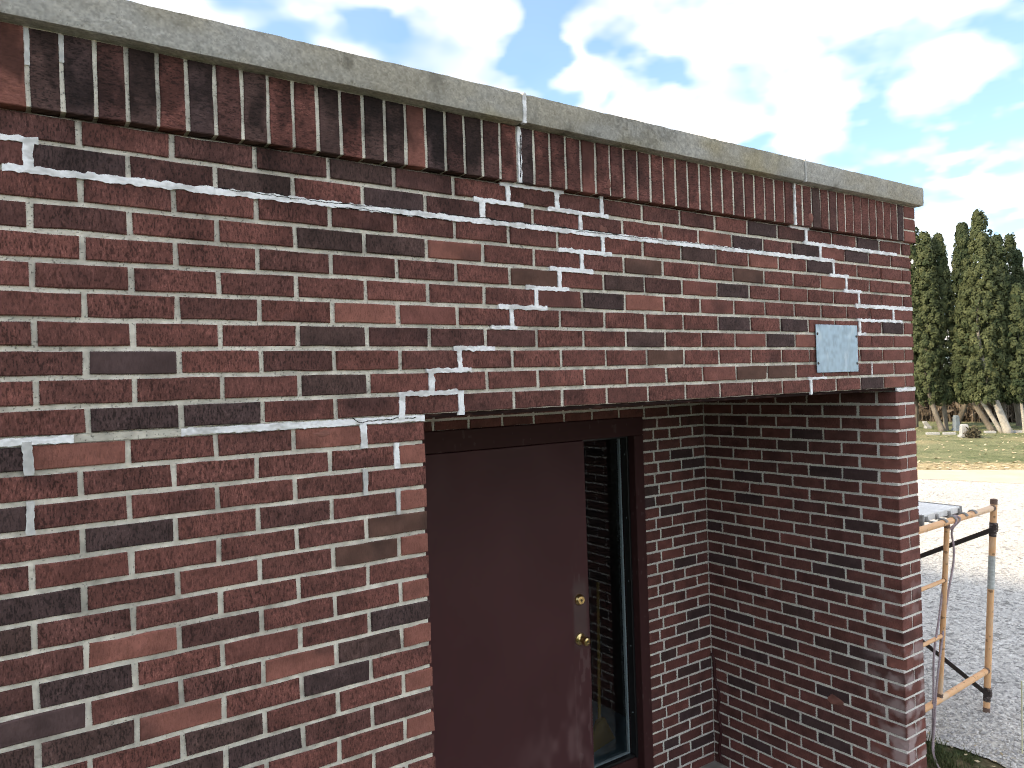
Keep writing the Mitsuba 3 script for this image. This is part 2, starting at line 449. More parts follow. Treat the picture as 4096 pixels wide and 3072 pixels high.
# ------------------------------------------------------------------ the building
tag(WALLS, 'low flat-roofed red brick building with concrete coping and a recessed brown door', 'building')
XR, XJ, YB, XI, ZF = 3.7445, 0.889, 1.25, 3.555, -3.08
YL = 0.007   # the lower wall stands a little behind the lintel course
FW = WALLS + '__front_wall'
put(FW, joinm([box((-8, .0066, -.7065), (XR - .006, .2, .0300)), box((-8, .03, .0302), (XR - .004, .19, .0372)), box((-8, YL + .0062, -3.2), (XJ - .006, .22, -.712)),
               box((-8, .006, -.727), (XJ - .003, .1, -.7075))]), 'm_mortar')
FT = {0: {-1: 'm', 1: 'm', 2: 'm', 3: 'd', 4: 'm', 12: 'D', 13: 'm', 16: 'D'}, 1: {0: 'D', 1: 'm', 2: 'd', 4: 'D', 5: 'm', 11: 'o', 12: 'D', 14: 'D', 15: 'r', 16: 'D'},
      2: {10: 'd', 12: 'o', 14: 'D'}, 3: {-1: 'm', 0: 'm', 3: 'd', 4: 'd', 5: 'o', 9: 'b', 12: 'b', 15: 'o'}, 4: {6: 'b', 8: 'd', 9: 'm', 10: 'r', 11: 'D'},
      5: {7: 'r', 8: 'D', 9: 'o', 18: 'r'}, 6: {3: 'o', 4: 'r', 11: 'D', 13: 'D', 17: 'D', 18: 'r'}, 7: {3: 'd', 4: 'm', 5: 'm', 6: 'm', 9: 'd', 12: 'r', 13: 'D', 14: 'o', 18: 'r'},
      8: {0: 'p', 9: 'b', 17: 'r', 18: 'r'}, 9: {3: 'd', 11: 'r', 12: 'b', 13: 'b', 17: 'r', 18: 'r'}, 10: {0: 'D', 1: 'D', 16: 'D', 17: 'o', 18: 'r'},
      11: {-1: 'D', 0: 'o', 3: 'o'}, 12: {4: 'o'}, 13: {-1: 'D'}, 14: {0: 'D', 4: 'o'}, 15: {4: 'b'}, 16: {-1: 'D', 3: 'b', 4: 'o'}, 17: {-1: 'd'}, 18: {0: 'o', 1: 'm', 4: 'o'},
      19: {-1: 'm', 0: 'D', 2: 'r', 4: 'D'}, 20: {-1: 'p', 2: 'o', 3: 'd', 4: 'o'}, 21: {-1: 'd', 0: 'd', 1: 'o', 3: 'D'}, 22: {1: 'd', 4: 'o'}, 23: {1: 'd', 2: 'D', 4: 'm'}, 24: {4: 'o'}}
outer = Stuff()
for k in range(0, 46):
    low = k > 10
    dx, right = (-.019, XJ) if low else (0.0, XR)
    yf = YL if low else 0.0
    sh = .5 if k % 2 else 0.0
    i = -1
    for i in range(-12, 19):
        x0, x1 = (i - sh) * B + dx + JV / 2, (i + 1 - sh) * B + dx - JV / 2
        if x0 > right - .03:
            break
        x1 = min(x1, right)
        if right - x1 < .03:
            x1 = right
        o = np.array([(x0 + x1) / 2, yf, zc(k)])
        hw = (P3 - JH) / 2
        tone = FT.get(k, {}).get(i)
        if tone is None:
            tone = float(np.clip(.465 + rng.normal(0, .04) - (.05 if k < 2 else 0) + .06 * smooth(.6, 2.6, x0), .37, .62))
        if i >= -1 and k <= 26:
            add_brick(FW, o, X, Z, -Y, (x1 - x0) / 2, hw, tone)
        else:
            v, f = brick_geo(o, X, Z, -Y, (x1 - x0) / 2, hw, .03)
            outer.add(v, f, (TONE.get(tone, tone) if isinstance(tone, str) else tone, .3))

# the side wall round the corner and the hidden jamb of the recess
SW = WALLS + '__side_wall'
put(SW, joinm([box((XR - .15, .2, -3.2), (XR - .004, 8, .0375)), box((XR - .15, .1905, .04), (XR + .004, 8, .2175))]), 'm_mortar')
for k in range(0, 46):
    sh = .5 if k % 2 else 0
    for i in range(0, 30):
        y0, y1 = (i - sh) * B + JV / 2 + .1, (i + 1 - sh) * B - JV / 2 + .1
        if y0 < .21:
            continue
        v, f = brick_geo(np.array([XR, (y0 + y1) / 2, zc(k)]), Y, Z, X, (y1 - y0) / 2, (P3 - JH) / 2, .03)
        outer.add(v, f, (rng.normal(.48, .08), .3))
for k in range(11, 46):
    sh = .5 if k % 2 else 0
    for i in range(0, 7):
        y0, y1 = max(.105 if k % 2 else .012, (i - sh) * B + JV / 2), min((i + 1 - sh) * B - JV / 2, YB - .004)
        if y1 - y0 < .03:
            continue
        v, f = brick_geo(np.array([XJ, (y0 + y1) / 2, zc(k)]), Y, Z, X, (y1 - y0) / 2, (P3 - JH) / 2, .03)
        outer.add(v, f, (rng.normal(.47, .06), 2.3))
put(WALLS + '__jamb_wall', box((XJ - .2, .2205, -3.2), (XJ - .004, YB + .15, -.712)), 'm_mortar')
outer.put(WALLS + '__outer_bricks', 'm_brick')

# soldier course
SC = WALLS + '__soldier_course'
YS = -.022
put(SC, box((-8, YS + .0045, .0375), (XR + .008, .19, .2185)), 'm_mortar')
ST = {-3: 'o', -2: 'd', -1: 'D', 0: 'm', 1: 'd', 2: 'n', 3: 'D', 4: 'm', 5: 'd', 6: 'n', 7: 'n', 8: 'd', 9: 'n', 10: 'd', 11: 'd', 12: 'o', 13: 'D', 14: 'm', 15: 'd', 16: 'm',
      17: 'n', 18: 'D', 19: 'n', 22: 'r', 42: 'd', 44: 'm', 53: 'D'}


def sx(i):
    return -.1771 + .9951 * (.1771 + float(np.interp(i, [-20, 40, 45, 50, 53, 54], [.037 - 20 * .06773, 2.746, 3.078, 3.413, 3.608, 3.666])))


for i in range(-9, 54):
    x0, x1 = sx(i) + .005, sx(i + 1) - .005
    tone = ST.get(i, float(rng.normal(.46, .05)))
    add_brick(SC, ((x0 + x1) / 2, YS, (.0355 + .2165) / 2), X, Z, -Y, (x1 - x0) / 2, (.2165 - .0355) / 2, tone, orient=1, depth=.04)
for z0, z1, t in ((.036, .090, .8), (.098, .152, .72), (.160, .2155, .64)):
    v = box((sx(54) + .005, YS, z0), (XR + .012, .09, z1), .002)
    put(num(SC + '__brick'), v, 'm_brick', uv=(t, .5))

# coping stones
for i, (x0, x1) in enumerate(((-1.775, -.258), (-.248, 1.252), (1.2605, 2.765), (2.772, 3.785))):
    put(num(WALLS + '__coping_stone'), rough_box((x0, -.060, .2190), (x1, .33, .3155), .02, .0022, 3 + i, .010), 'm_concrete', 40)

# recess: side wall with corner pier
RW = WALLS + '__recess_side_wall'
put(RW, joinm([box((XI + .0045, .0905, -3.2), (XR - .0045, YB + .1, -.7105)), box((XI + .042, .0045, -3.2), (XR - .0045, .090, -.7105))]
              + [box((XI + .005, .0052, zc(k) - P3 / 2 - .0066), (XI + .0415, .090, zc(k) - P3 / 2 + .0066)) for k in range(11, 45)]), 'm_litmortar')
DARKR = [(14, .511), (17, .194), (17, .409), (18, .927), (20, .927), (21, .189), (23, 1.202), (24, .291), (25, .41), (26, .293), (26, 1.14), (31, .192), (31, 1.023), (32, .713), (34, .917), (38, .492), (38, .816), (39, .379), (35, .45), (42, .9), (37, 1.1)]


def corner_brick(k, x0, x1, y1, tone, broken):
    z0, z1 = zc(k) - (P3 - JH) / 2, zc(k) + (P3 - JH) / 2
    pts = np.array(box((x0, 0, z0), (x1, y1, z1), .0022).vertices)
    if broken:
        n_ = 14
        c = []
        for z in (z0, z1):
            cut = broken * (.6 + .8 * rng.random())
            c += [[x0, .06 + .025 * rng.random(), z], [x0 + cut, .0, z], [x0 + cut * .45, .035 + .02 * rng.random(), (z + zc(k)) / 2]]
        pts = pts[~((pts[:, 0] < x0 + .003) & (pts[:, 1] < .003))]
        pts = np.vstack([pts, c])
    m = trimesh.convex.convex_hull(pts)
    put(num(RW + '__brick'), m, 'm_brick', uv=(TONE[tone] if isinstance(tone, str) else tone, 2 + .9 * float(rng.random())))


for k in range(11, 46):
    t = float(rng.normal(.48, .05))
    br = {12: .020, 13: .028, 14: .022, 15: .016, 16: .024, 17: .020, 18: .016, 19: .0, 31: .02, 37: .022, 38: .015, 40: .02}.get(k, 0)
    if br:
        t = .74
    if k % 2:
        corner_brick(k, XI, XR, .093, t, br)
    else:
        corner_brick(k, XI, XI + .0905, .197, t, br)
        corner_brick(k, XI + .1015, XR, .197, t + .06, 0)
    joints = [.104, .3048, .508, .711, .914, 1.117 + .013, YB + .012] if k % 2 else [.207, .411, .614, .818, 1.021 + .006, YB + .012]
    joints = [j - (.0 if i < len(joints) - 1 else 0) for i, j in enumerate(joints)]
    for a, b in zip(joints[:-1], joints[1:]):
        y0, y1 = a + .006, b - .006
        if b > YB:
            y1 = YB - .001
        tone = rand_tone(.41)
        ym = (y0 + y1) / 2
        for kk, yy in DARKR:
            if kk == k and y0 - .006 < yy < y1 + .006:
                tone = 'D'
        add_brick(RW, (XI, ym, zc(k)), -Y, Z, -X, (y1 - y0) / 2, (P3 - JH) / 2, tone, orient=2)

# recess: back wall
BW = WALLS + '__recess_back_wall'
put(BW, joinm([box((3.013, YB + .004, -3.2), (XI + .1, YB + .17, -.71)), box((XJ - .004, YB + .004, -.843), (3.0125, YB + .17, -.71)), box((XJ - .004, YB + .004, -3.2), (1.417, YB + .17, -.8435))]), 'm_litmortar')
DARKB = [(16, 3.344), (17, 3.446), (20, 3.061), (21, 3.244), (26, 3.349), (31, 3.448), (33, 3.463), (36, 3.498), (39, 3.513), (40, 3.353), (42, 3.2), (43, 3.4)]
for k in range(11, 46):
    if k == 11:
        js = [XJ + .1 + B * i for i in range(0, 14)]
        js = [j for j in js if j < XI - .05] + [XI]
    elif k == 12:
        js = [3.032 + .2055 * i for i in range(-10, 3)] + [XI]
    elif k % 2:
        js = [3.011, 3.138, 3.338, 3.5455] if False else [3.011, 3.138, 3.340, XI]
    else:
        js = [3.011, 3.103, 3.243, 3.449, XI]
    zl, zh = zc(k) - (P3 - JH) / 2, zc(k) + (P3 - JH) / 2
    for a, b in zip(js[:-1], js[1:]):
        if k == 12 and b < 3.02:
            zlo = max(zl, -.843)
        else:
            zlo = zl
        x0, x1 = a + (.003 if a < 3.02 and k > 12 else JV / 2), b - (JV / 2 if b < XI else .002)
        tone = rand_tone(.44)
        for kk, xx in DARKB:
            if kk == k and a < xx < b:
                tone = 'D'
        add_brick(BW, ((x0 + x1) / 2, YB, (zlo + zh) / 2), X, Z, -Y, (x1 - x0) / 2, (zh - zlo) / 2, tone, orient=2)
# lintel, ceiling, roof, far walls
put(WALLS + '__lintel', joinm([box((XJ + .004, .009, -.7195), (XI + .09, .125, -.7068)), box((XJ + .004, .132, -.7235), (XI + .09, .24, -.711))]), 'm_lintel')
put(WALLS + '__recess_ceiling', box((XJ - .1, .2405, -.7098), (XI + .05, YB + .15, -.66)), 'm_roof')
put(WALLS + '__roof', box((-8, .2005, .0), (XR - .16, 8, .09)), 'm_roof')
put(WALLS + '__rear_wall', joinm([box((-8, 7.8, -3.2), (XR - .16, 8, -.001)), box((-8, .2205, -3.2), (-7.8, 7.79, -.001))]), 'm_mortar')
# porch floor, room
put('porch_floor', box((XJ - .005, .006, -3.25), (XI + .006, YB + .006, ZF)), 'm_porch')
tag('porch_floor', 'dirty concrete floor of the recess', kind='structure')
put(WALLS + '__room_floor', box((1.0, YB + .14, -3.2), (3.7, 5, -3.05)), 'm_roomfloor')
put(WALLS + '__room_wall', joinm([box((1.0, 5.001, -3.2), (3.6, 5.1, -.6)), box((.9, 1.42, -3.2), (.999, 5.1, -.6)), box((3.5, 1.43, -3.0495), (3.59, 5.0, -.6)), box((1.0, 1.425, -.6), (3.59, 5.1, -.5))]), 'm_roomwall')

# door frame, door, sidelight
YFR = 1.243
DF = WALLS + '__door_frame'
put(DF, joinm([box((1.42, YFR, -.9545), (3.010, 1.39, -.8455), .003), box((2.9365, YFR + .001, ZF), (3.010, 1.39, -.955), .003), box((1.42, YFR, ZF), (1.476, 1.39, -.955), .003),
               box((2.526, 1.325, ZF), (2.578, 1.39, -.955), .003), box((2.5785, YFR + .06, ZF), (2.936, 1.39, -2.888), .003)]), 'm_frame')
put(DF + '__stop', joinm([box((2.922, 1.296, -2.887), (2.936, 1.345, -.9555), .002), box((2.5785, 1.296, -.969), (2.9215, 1.345, -.9555), .002), box((2.5785, 1.312, -2.8875), (2.9215, 1.345, -2.872), .002)]), 'm_blackbead')
for z in (-1.07, -1.45, -1.83, -2.22, -2.62):
    s = trimesh.creation.icosphere(1, .0045)
    s.apply_scale((.5, 1, 1))
    s.apply_translation((2.9215, 1.318, z))
    put(num(DF + '__screw'), s, 'm_bead')
SL = WALLS + '__sidelight'
put(SL, (np.array([[2.579, 1.372, -2.886], [2.935, 1.372, -2.886], [2.935, 1.372, -.957], [2.579, 1.372, -.957]]), np.array([[0, 1, 2], [0, 2, 3]])), 'm_glass')
put(SL + '__glazing_bead', joinm([box((2.910, 1.350, -2.870), (2.9205, 1.371, -.9565), .002), box((2.5795, 1.350, -2.8865), (2.9205, 1.371, -2.8705), .002)]), 'm_bead')
DO = WALLS + '__door'
put(DO, box((1.48, 1.249, -3.06), (2.5505, 1.294, -.9585), .002), 'm_door')


def lathe(o, prof, n=28):
    # revolve (distance along -y, radius) about an axis through o pointing at -y
    v, f = [], []
    th = np.arange(n) * 2 * np.pi / n
    for d, r in prof:
        v.append(np.stack([o[0] + r * np.cos(th), np.full(n, o[1] - d), o[2] + r * np.sin(th)], 1))
    for i in range(len(prof) - 1):
        for j in range(n):
            k = (j + 1) % n
            f += [[i * n + j, i * n + k, (i + 1) * n + k], [i * n + j, (i + 1) * n + k, (i + 1) * n + j]]
    return trimesh.Trimesh(np.vstack(v), np.array(f), process=False)


put(DO + '__deadbolt', lathe((2.478, 1.249, -1.842), [(0, .031), (.006, .031), (.009, .029), (.014, .024), (.022, .0235), (.024, .021), (.024, .013), (.023, .0125), (.023, 0.0001)]), 'm_brass', 35)
put(DO + '__deadbolt__keyhole', joinm([lathe((2.478, 1.2258, -1.842), [(0, .0075), (.0012, .007), (.0013, .0001)]), box((2.4767, 1.2232, -1.847), (2.4793, 1.2256, -1.837))]), 'm_brassdark', 30)
put(DO + '__knob', lathe((2.476, 1.249, -2.062), [(0, .034), (.004, .034), (.008, .031), (.012, .020), (.018, .0145), (.028, .013), (.034, .0145), (.037, .019), (.043, .0235), (.052, .0255), (.060, .0245), (.066, .021), (.069, .015), (.069, .009), (.068, .0001)]), 'm_brass', 30)
put(DO + '__knob__keyhole', joinm([lathe((2.476, 1.1808, -2.062), [(0, .0065), (.0012, .006), (.0013, .0001)])]), 'm_brassdark', 30)


# ------------------------------------------------------------------ caulked cracks
def wob(n, a, seed):
    t = np.arange(n) * .35
    return (meshkit.fbm(np.stack([t, t * 0 + seed * 3.7, t * 0], -1), 3, seed) - .5) * 2 * a + np.random.default_rng(seed).normal(0, a * .22, n)


def strip(p0, p1, w, seed, horiz, rag=.006):
    L = p1 - p0
    n = max(4, int(L / .006))
    t = np.linspace(p0, p1, n)
    return t, w / 2 + wob(n, rag, seed), -w / 2 + wob(n, rag, seed + 50)


def bed(k, i0, i1, w=.0145, rag=.004):
    z = zc(k) - P3 / 2 if k != 10 else -.7175
    if k == 10:
        w = .0175
    if k == -1:
        z = .0345 - .0045
        w = .0125
    sd = int(abs(k * 31 + i0 * 7)) + 1
    t, a, b = strip(i0 * B, i1 * B, w, sd, True, rag)
    return Polygon(np.vstack([np.c_[t, z + a], np.c_[t, z + b][::-1]])).buffer(0)


def head(k, i, w=.0148, ext=.004, rag=.0034):
    x = i * B + (-.019 if k > 10 else 0)
    h = P3 / 2 + ext
    t, a, b = strip(zc(k) - h, zc(k) + h, w, int(abs(k * 17 + i * 13)) + 2, False, rag)
    return Polygon(np.vstack([np.c_[x + a, t], np.c_[x + b, t][::-1]])).buffer(0)


def caulk(polys, y0=-.0028, y1=.0072, mat='m_caulk', holder=FW, name='caulk_line'):
    u = unary_union(polys)
    for g in getattr(u, 'geoms', [u]):
        if g.area < 2e-5:
            continue
        g = g.simplify(.0006)
        m = trimesh.creation.extrude_polygon(g, y1 - y0, engine='earcut')
        v = np.array(m.vertices)
        m.vertices = np.c_[v[:, 0], y1 - v[:, 2], v[:, 1]]
        put(num(holder + '__' + name), m, mat)


caulk([bed(0, -1.3, -.4), head(1, -.5, .019), bed(1, -.75, 15.05, .0168)] + [head(2, 15), bed(2, 14.85, 15.6), head(3, 15.5), bed(3, 15.4, 16.1), head(4, 16), bed(4, 15.85, 18.42, .018)]
      + [head(5, 17.5), bed(5, 15.9, 17.9, .013), head(6, 16), bed(6, 15.9, 16.25)]
      + [bed(-1, 5.85, 7.15), head(0, 6, .015), head(0, 7, .019), head(0, 8), bed(0, 5.35, 6.3), bed(0, 6.8, 8.15), head(1, 5.5, .019), head(1, 7.5), head(2, 8), bed(2, 7.0, 8.2), head(3, 7.5), bed(3, 6.8, 7.75),
         head(4, 7), bed(4, 6.3, 7.2), head(5, 6.5), bed(5, 5.75, 6.72), head(6, 6), bed(6, 5.6, 6.1, .012)]
      + [bed(-1, 13.4, 14.1, .01), head(0, 14), bed(0, 13.9, 17.75, .0155), head(1, 14.5)])
caulk([bed(7, 4.9, 5.65), head(8, 5), bed(8, 4.42, 5.2), head(9, 4.5, .019), bed(9, 3.95, 4.95), head(10, 4, .02), head(10, 5, .02)])
caulk([bed(9, 13.9, 14.6, .011), head(10, 14)])
caulk([bed(10, 17.55, 18.43, .016)])
caulk([head(9, 16.5, .013), bed(10, 1.0, 4.38, .023), bed(10, -1.2, -.15, .016), head(11, 3.5, .022), head(12, 4.0, .018)], y0=.0035, y1=.012)
caulk([head(11, -.5, .02), head(13, 3.5, .014), head(13, -.5, .016), bed(-1, 16.9, 18.4, .009), head(14, 4.0, .012)], y0=.0030, y1=.012, mat='m_oldcaulk', name='old_caulk_line')


def vline(x, z0, z1, w, seed, rag=.004):
    t, a, b = strip(z0, z1, w, seed, False, rag)
    return Polygon(np.vstack([np.c_[x + a, t], np.c_[x + b, t][::-1]])).buffer(0)


caulk([vline(1.256, .034, .217, .014, 71)], y0=YS - .0025, y1=YS + .006, holder=SC)
caulk([vline(2.737, .033, .217, .011, 73, .005)], y0=YS - .0025, y1=YS + .006, holder=SC)
caulk([vline(sx(-2), .13, .214, .010, 81, .003), vline(sx(-1), .15, .214, .009, 83, .003)], y0=YS + .001, y1=YS + .008, mat='m_oldcaulk', holder=SC, name='old_caulk_line')
CP = WALLS + '__coping_stone_002'
caulk([vline(1.2563, .2180, .3165, .012, 75)], y0=-.0612, y1=-.045, holder=CP, name='caulk_joint')
caulk([vline(2.7685, .2180, .3165, .007, 77, .002)], y0=-.0605, y1=-.045, mat='m_oldcaulk', holder=CP, name='caulk_joint')


def crack(pts, y, holder, w=.0013, seed=1):
    pts = np.asarray(pts, float)
    t = np.r_[0, np.cumsum(np.linalg.norm(np.diff(pts, axis=0), axis=1))]
    n = max(6, int(t[-1] / .01))
    s = np.linspace(0, t[-1], n)
    x, z = np.interp(s, t, pts[:, 0]), np.interp(s, t, pts[:, 1])
    z = z + wob(n, .004, seed)
    x = x + wob(n, .003, seed + 9)
    return Polygon(np.vstack([np.c_[x, z + w / 2 + wob(n, w * .4, seed + 3)], np.c_[x, z - w / 2][::-1]])).buffer(.0002)


zb = zc(1) - P3 / 2
crs = [crack([(.30, zb + .008), (.62, zb + .004), (.86, zb + .008)], 0, FW, .0014, 4), crack([(.62, zb - .006), (1.0, zb - .009)], 0, FW, .0012, 5), crack([(.97, zb + .010), (1.35, zb + .009), (1.7, zb + .008)], 0, FW, .0022, 6),
       crack([(1.5, zb + .003), (2.1, zb + .006), (2.6, zb + .008)], 0, FW, .0012, 8), crack([(.47, zc(1) - .02), (.50, zb)], 0, FW, .0012, 9)]
caulk(crs, y0=-.0035, y1=0.0, mat='m_crack', name='hairline_crack')
caulk([crack([(.66, -.708), (.675, -.72), (.69, -.7185), (.86, -.714)], 0, FW, .0022, 14)], y0=.0025, y1=.006, mat='m_crack', name='hairline_crack')
caulk([Polygon([(1.253, .05), (1.257, .08), (1.255, .13), (1.259, .19), (1.262, .19), (1.259, .13), (1.260, .08), (1.2565, .05)])], y0=YS - .0032, y1=YS, mat='m_crack', holder=SC, name='hairline_crack')


# spalled faces
def chip(cx, cz, rx, rz, seed, holder, y=-.0016, tone=1.6, axis='y', const=None):
    r = np.random.default_rng(seed)
    n = 9
    th = np.sort(r.random(n) * .5 + np.arange(n)) * 2 * np.pi / n
    ring = np.c_[cx + rx * np.cos(th) * (.6 + .6 * r.random(n)), cz + rz * np.sin(th) * (.6 + .6 * r.random(n))]
    inn = (ring - [cx, cz]) * .6 + [cx, cz]
    if axis == 'y':
        f3 = lambda q, d: np.c_[q[:, 0], np.full(len(q), d), q[:, 1]]
    else:
        f3 = lambda q, d: np.c_[np.full(len(q), const + d), q[:, 0], q[:, 1]]
    v = np.vstack([f3(np.array([[cx, cz]]), y), f3(inn, y + .0003), f3(ring, y + .003)])
    f = []
    for j in range(n):
        k = (j + 1) % n
        f += [[0, 1 + j, 1 + k], [1 + j, 1 + n + j, 1 + n + k], [1 + j, 1 + n + k, 1 + k]]
    put(num(holder + '__spalled_patch'), (v, np.array(f)), 'm_brick', uv=(tone, 2.4))


chip(1.640, .080, .022, .022, 1, SC, YS - .002)
chip(2.852, .080, .022, .026, 2, SC, YS - .002)
chip(1.635, -.083, .022, .02, 3, FW)
chip(1.917, -.082, .012, .022, 4, FW)
chip(.97, -.119, .016, .010, 5, FW)
chip(.575, -.745, .03, .011, 6, FW, YL - .002)
chip(.384, -2.412, .055, .032, 7, RW, -.004, 1.6, 'x', XI)
dripp = np.array([(3.549, 1.244, -2.387), (3.549, 1.224, -2.452), (3.549, 1.216, -2.571), (3.549, 1.195, -2.625), (3.549, 1.208, -2.74), (3.549, 1.189, -2.844), (3.549, 1.2, -2.949), (3.549, 1.185, -3.07)])
bsdf('m_drip', (.05, .016, .016), 0.5)
put(RW + '__sealant_run', tube(bezier_path(dripp, 60), .0075 + .004 * rng.random(60), 7), 'm_drip', True)

# ------------------------------------------------------------------ zinc plate on the wall
put('metal_plate', box((2.8835, -.0085, -.619), (3.2155, -.0050, -.3995), .001), 'm_zinc')
tag('metal_plate', 'square galvanized sheet metal plate screwed flat to the upper brick wall', 'metal plate')
for x, z in ((2.893, -.442), (3.205, -.452), (2.893, -.576), (3.205, -.580)):
    s = trimesh.creation.icosphere(2, .0065)
    s.apply_scale((1, .5, 1))
    s.apply_translation((x, -.0088, z))
    put(num('metal_plate__screw'), s, 'm_darkmetal', True)

# ------------------------------------------------------------------ scaffold
O = np.array([5.594, .520, -3.076])
UPS = np.array([.034, -.080, 1.512]); UPS /= np.linalg.norm(UPS)
LS = np.array([-.9990, -.0440, 0.0])


def fr(s, t, o=O, dy=0.0):
    return o + s * LS + t * UPS + np.array([0, dy, 0])


def make_frame(key, o):
    F = lambda s, t: fr(s, t, o)
    put(key + '__leg', tube([F(0, .0), F(0, .02), F(0, 1.50), F(0, 1.512)], .0215, 16), 'm_scaffold', 40)
    put(num(key + '__leg'), tube([F(1.524, .0), F(1.524, .02), F(1.524, 1.50), F(1.524, 1.512)], .0215, 16), 'm_scaffold', 40)
    put(key + '__leg_cap', tube([F(0, 1.49), F(0, 1.522), F(0, 1.526)], [.0232, .0232, .021], 16), 'm_rust', 40)
    put(key + '__top_tube', tube([F(.0215, 1.465), F(1.5, 1.465)], .0212, 16), 'm_scaffold', 40)
    put(key + '__bottom_tube', tube([F(.0215, .300), F(1.5, .300)], .0205, 16), 'm_scaffold', 40)
    put(key + '__post', tube([F(.757, .320), F(.737, 1.445)], .0165, 14), 'm_scaffold', 40)
    for t in (1.085, .722):
        put(num(key + '__rung'), tube([F(.748, t), F(1.503, t)], .0125, 12), 'm_scaffold', 40)
    for t in (1.31, .125):
        c = F(0, t)
        m = joinm([tube([c - UPS * .05, c + UPS * .05], .0238, 14), box((-.022, -.040, -.02), (.006, -.014, .040), .003).apply_translation(c + np.array([-.014, 0, .01]))])
        put(num(key + '__brace_bracket'), m, 'm_bracket', 30)
    for a, b, rr in ((F(.018, 1.465), F(.05, 1.465), .0228), (F(.018, .300), F(.045, .300), .0222), (F(.757, .318), F(.756, .340), .0182), (F(.738, 1.425), F(.737, 1.447), .0182),
                     (F(.745, 1.085), F(.762, 1.085), .0150), (F(.752, .722), F(.768, .722), .0150)):
        put(num(key + '__weld_collar'), tube([a, b], rr, 12), 'm_rust', 40)
    put(key + '__leg__foot', tube([F(0, -.004), F(0, .03)], .0225, 14), 'm_rust', 40)
    put(key + '__leg__tape_band', tube([F(0, .885), F(0, .89), F(0, 1.118), F(0, 1.123)], [.0216, .0226, .0226, .0216], 16), 'm_tape', 40)


counts['scaffold__leg'] = 1
make_frame('scaffold', O)
tag('scaffold', 'rusty yellow tubular scaffold frame on the gravel beside the brick corner', 'scaffold frame')
O2 = O + np.array([.03, 2.13, 0])
counts['scaffold_001__leg'] = 1
make_frame('scaffold_001', O2)
tag('scaffold_001', 'second yellow scaffold frame behind the first, hidden by the brick corner', 'scaffold frame')


def angle_bar(a, b, w=.032):
    a, b = np.asarray(a), np.asarray(b)
    d = (b - a) / np.linalg.norm(b - a)
    s = np.cross(d, Z); s /= np.linalg.norm(s)
    t = np.cross(s, d)
    pr = np.array([(0, 0), (w, 0), (w, .005), (.005, .005), (.005, w), (0, w)]) - w / 2
    v = np.vstack([c + pr[:, :1] * s + pr[:, 1:] * t for c in (a, b)])
    f = []
    for j in range(6):
        k = (j + 1) % 6
        f += [[j, k, 6 + k], [j, 6 + k, 6 + j]]
    f += [[0, 2, 1], [0, 3, 2], [0, 4, 3], [0, 5, 4]] + [[6, 7, 8], [6, 8, 9], [6, 9, 10], [6, 10, 11]]
    return trimesh.Trimesh(v, np.array(f), process=False)


e1, e2 = np.array([-.018, -.03, 0]), np.array([-.018, .0, 0])
put('cross_brace', angle_bar(fr(0, 1.325) + e1, fr(0, .125, O2) + e2), 'm_brace')
tag('cross_brace', 'black steel brace sloping down from the upper bracket of the scaffold leg', 'scaffold brace')
put('cross_brace_001', angle_bar(fr(0, .135) + e1 + [-.012, 0, 0], fr(0, 1.32, O2) + e2 + [-.012, 0, 0]), 'm_brace')
tag('cross_brace_001', 'black steel brace rising from the lower bracket near the foot of the scaffold leg', 'scaffold brace')

# plank on the scaffold
zt = fr(0, 1.465)[2]
put('scaffold_plank__deck', joinm([box((4.775 + i * .0485, .50, zt + .010), (4.775 + i * .0485 + .0455, 2.55, zt + .046), .003) for i in range(10)] + [box((4.78, .5005, zt + .005), (5.255, 2.549, zt + .036))]), 'm_plank')
for x in (4.752, 5.262):
    put(num('scaffold_plank__side_rail'), box((x, .495, zt - .045), (x + .021, 2.56, zt + .049), .003), 'm_plankrail')
tt = lambda x: fr((O[0] - x) / .999, 1.465)
for x in (4.80, 4.935, 5.10, 5.245):
    c = tt(x)
    th = np.linspace(-.3, 2.9, 12)
    ring = [c + np.array([0, .0262 * math.cos(a), .0262 * math.sin(a)]) for a in th]
    path = [np.array([x, .53, c[2] + .012])] + ring
    m = tube(path, .0055, 8)
    m2 = m.copy()
    m.apply_translation((-.008, 0, 0))
    m2.apply_translation((.008, 0, 0))
    put(num('scaffold_plank__hook'), joinm([m, m2, box((x - .014, .49, c[2] + .0), (x + .014, .56, c[2] + .035), .003)]), 'm_plankrail', 40)
tag('scaffold_plank', 'grey metal walk plank hooked over the top tube of the scaffold', 'scaffold plank')

# rope looped over the top tube
r1 = [(4.712, .452, -3.06), (4.708, .45, -2.85), (4.716, .445, -2.686), (4.738, .442, -2.42), (4.802, .440, -2.241), (4.883, .442, -2.012), (4.923, .436, -1.806), (4.930, .426, -1.68)]
c = tt(4.95)
over = [c + np.array([-.014, -.0275, .004]), c + np.array([-.006, -.018, .022]), c + np.array([.008, .0, .0288]), c + np.array([.022, -.014, .025]), c + np.array([.034, -.026, .010])]
r2 = [(4.998, .42, -1.66), (5.010, .435, -1.76), (4.946, .438, -2.056), (4.836, .440, -2.378), (4.728, .440, -2.739), (4.693, .440, -2.937), (4.655, .43, -3.04), (4.59, .38, -3.069), (4.45, .25, -3.070), (4.30, .0, -3.070)]
put('rope', tube(bezier_path(r1 + over + r2, 160), .0068, 8), 'm_rope', True)
tag('rope', 'mauve rope looped over the scaffold top tube and hanging to the ground', 'rope')

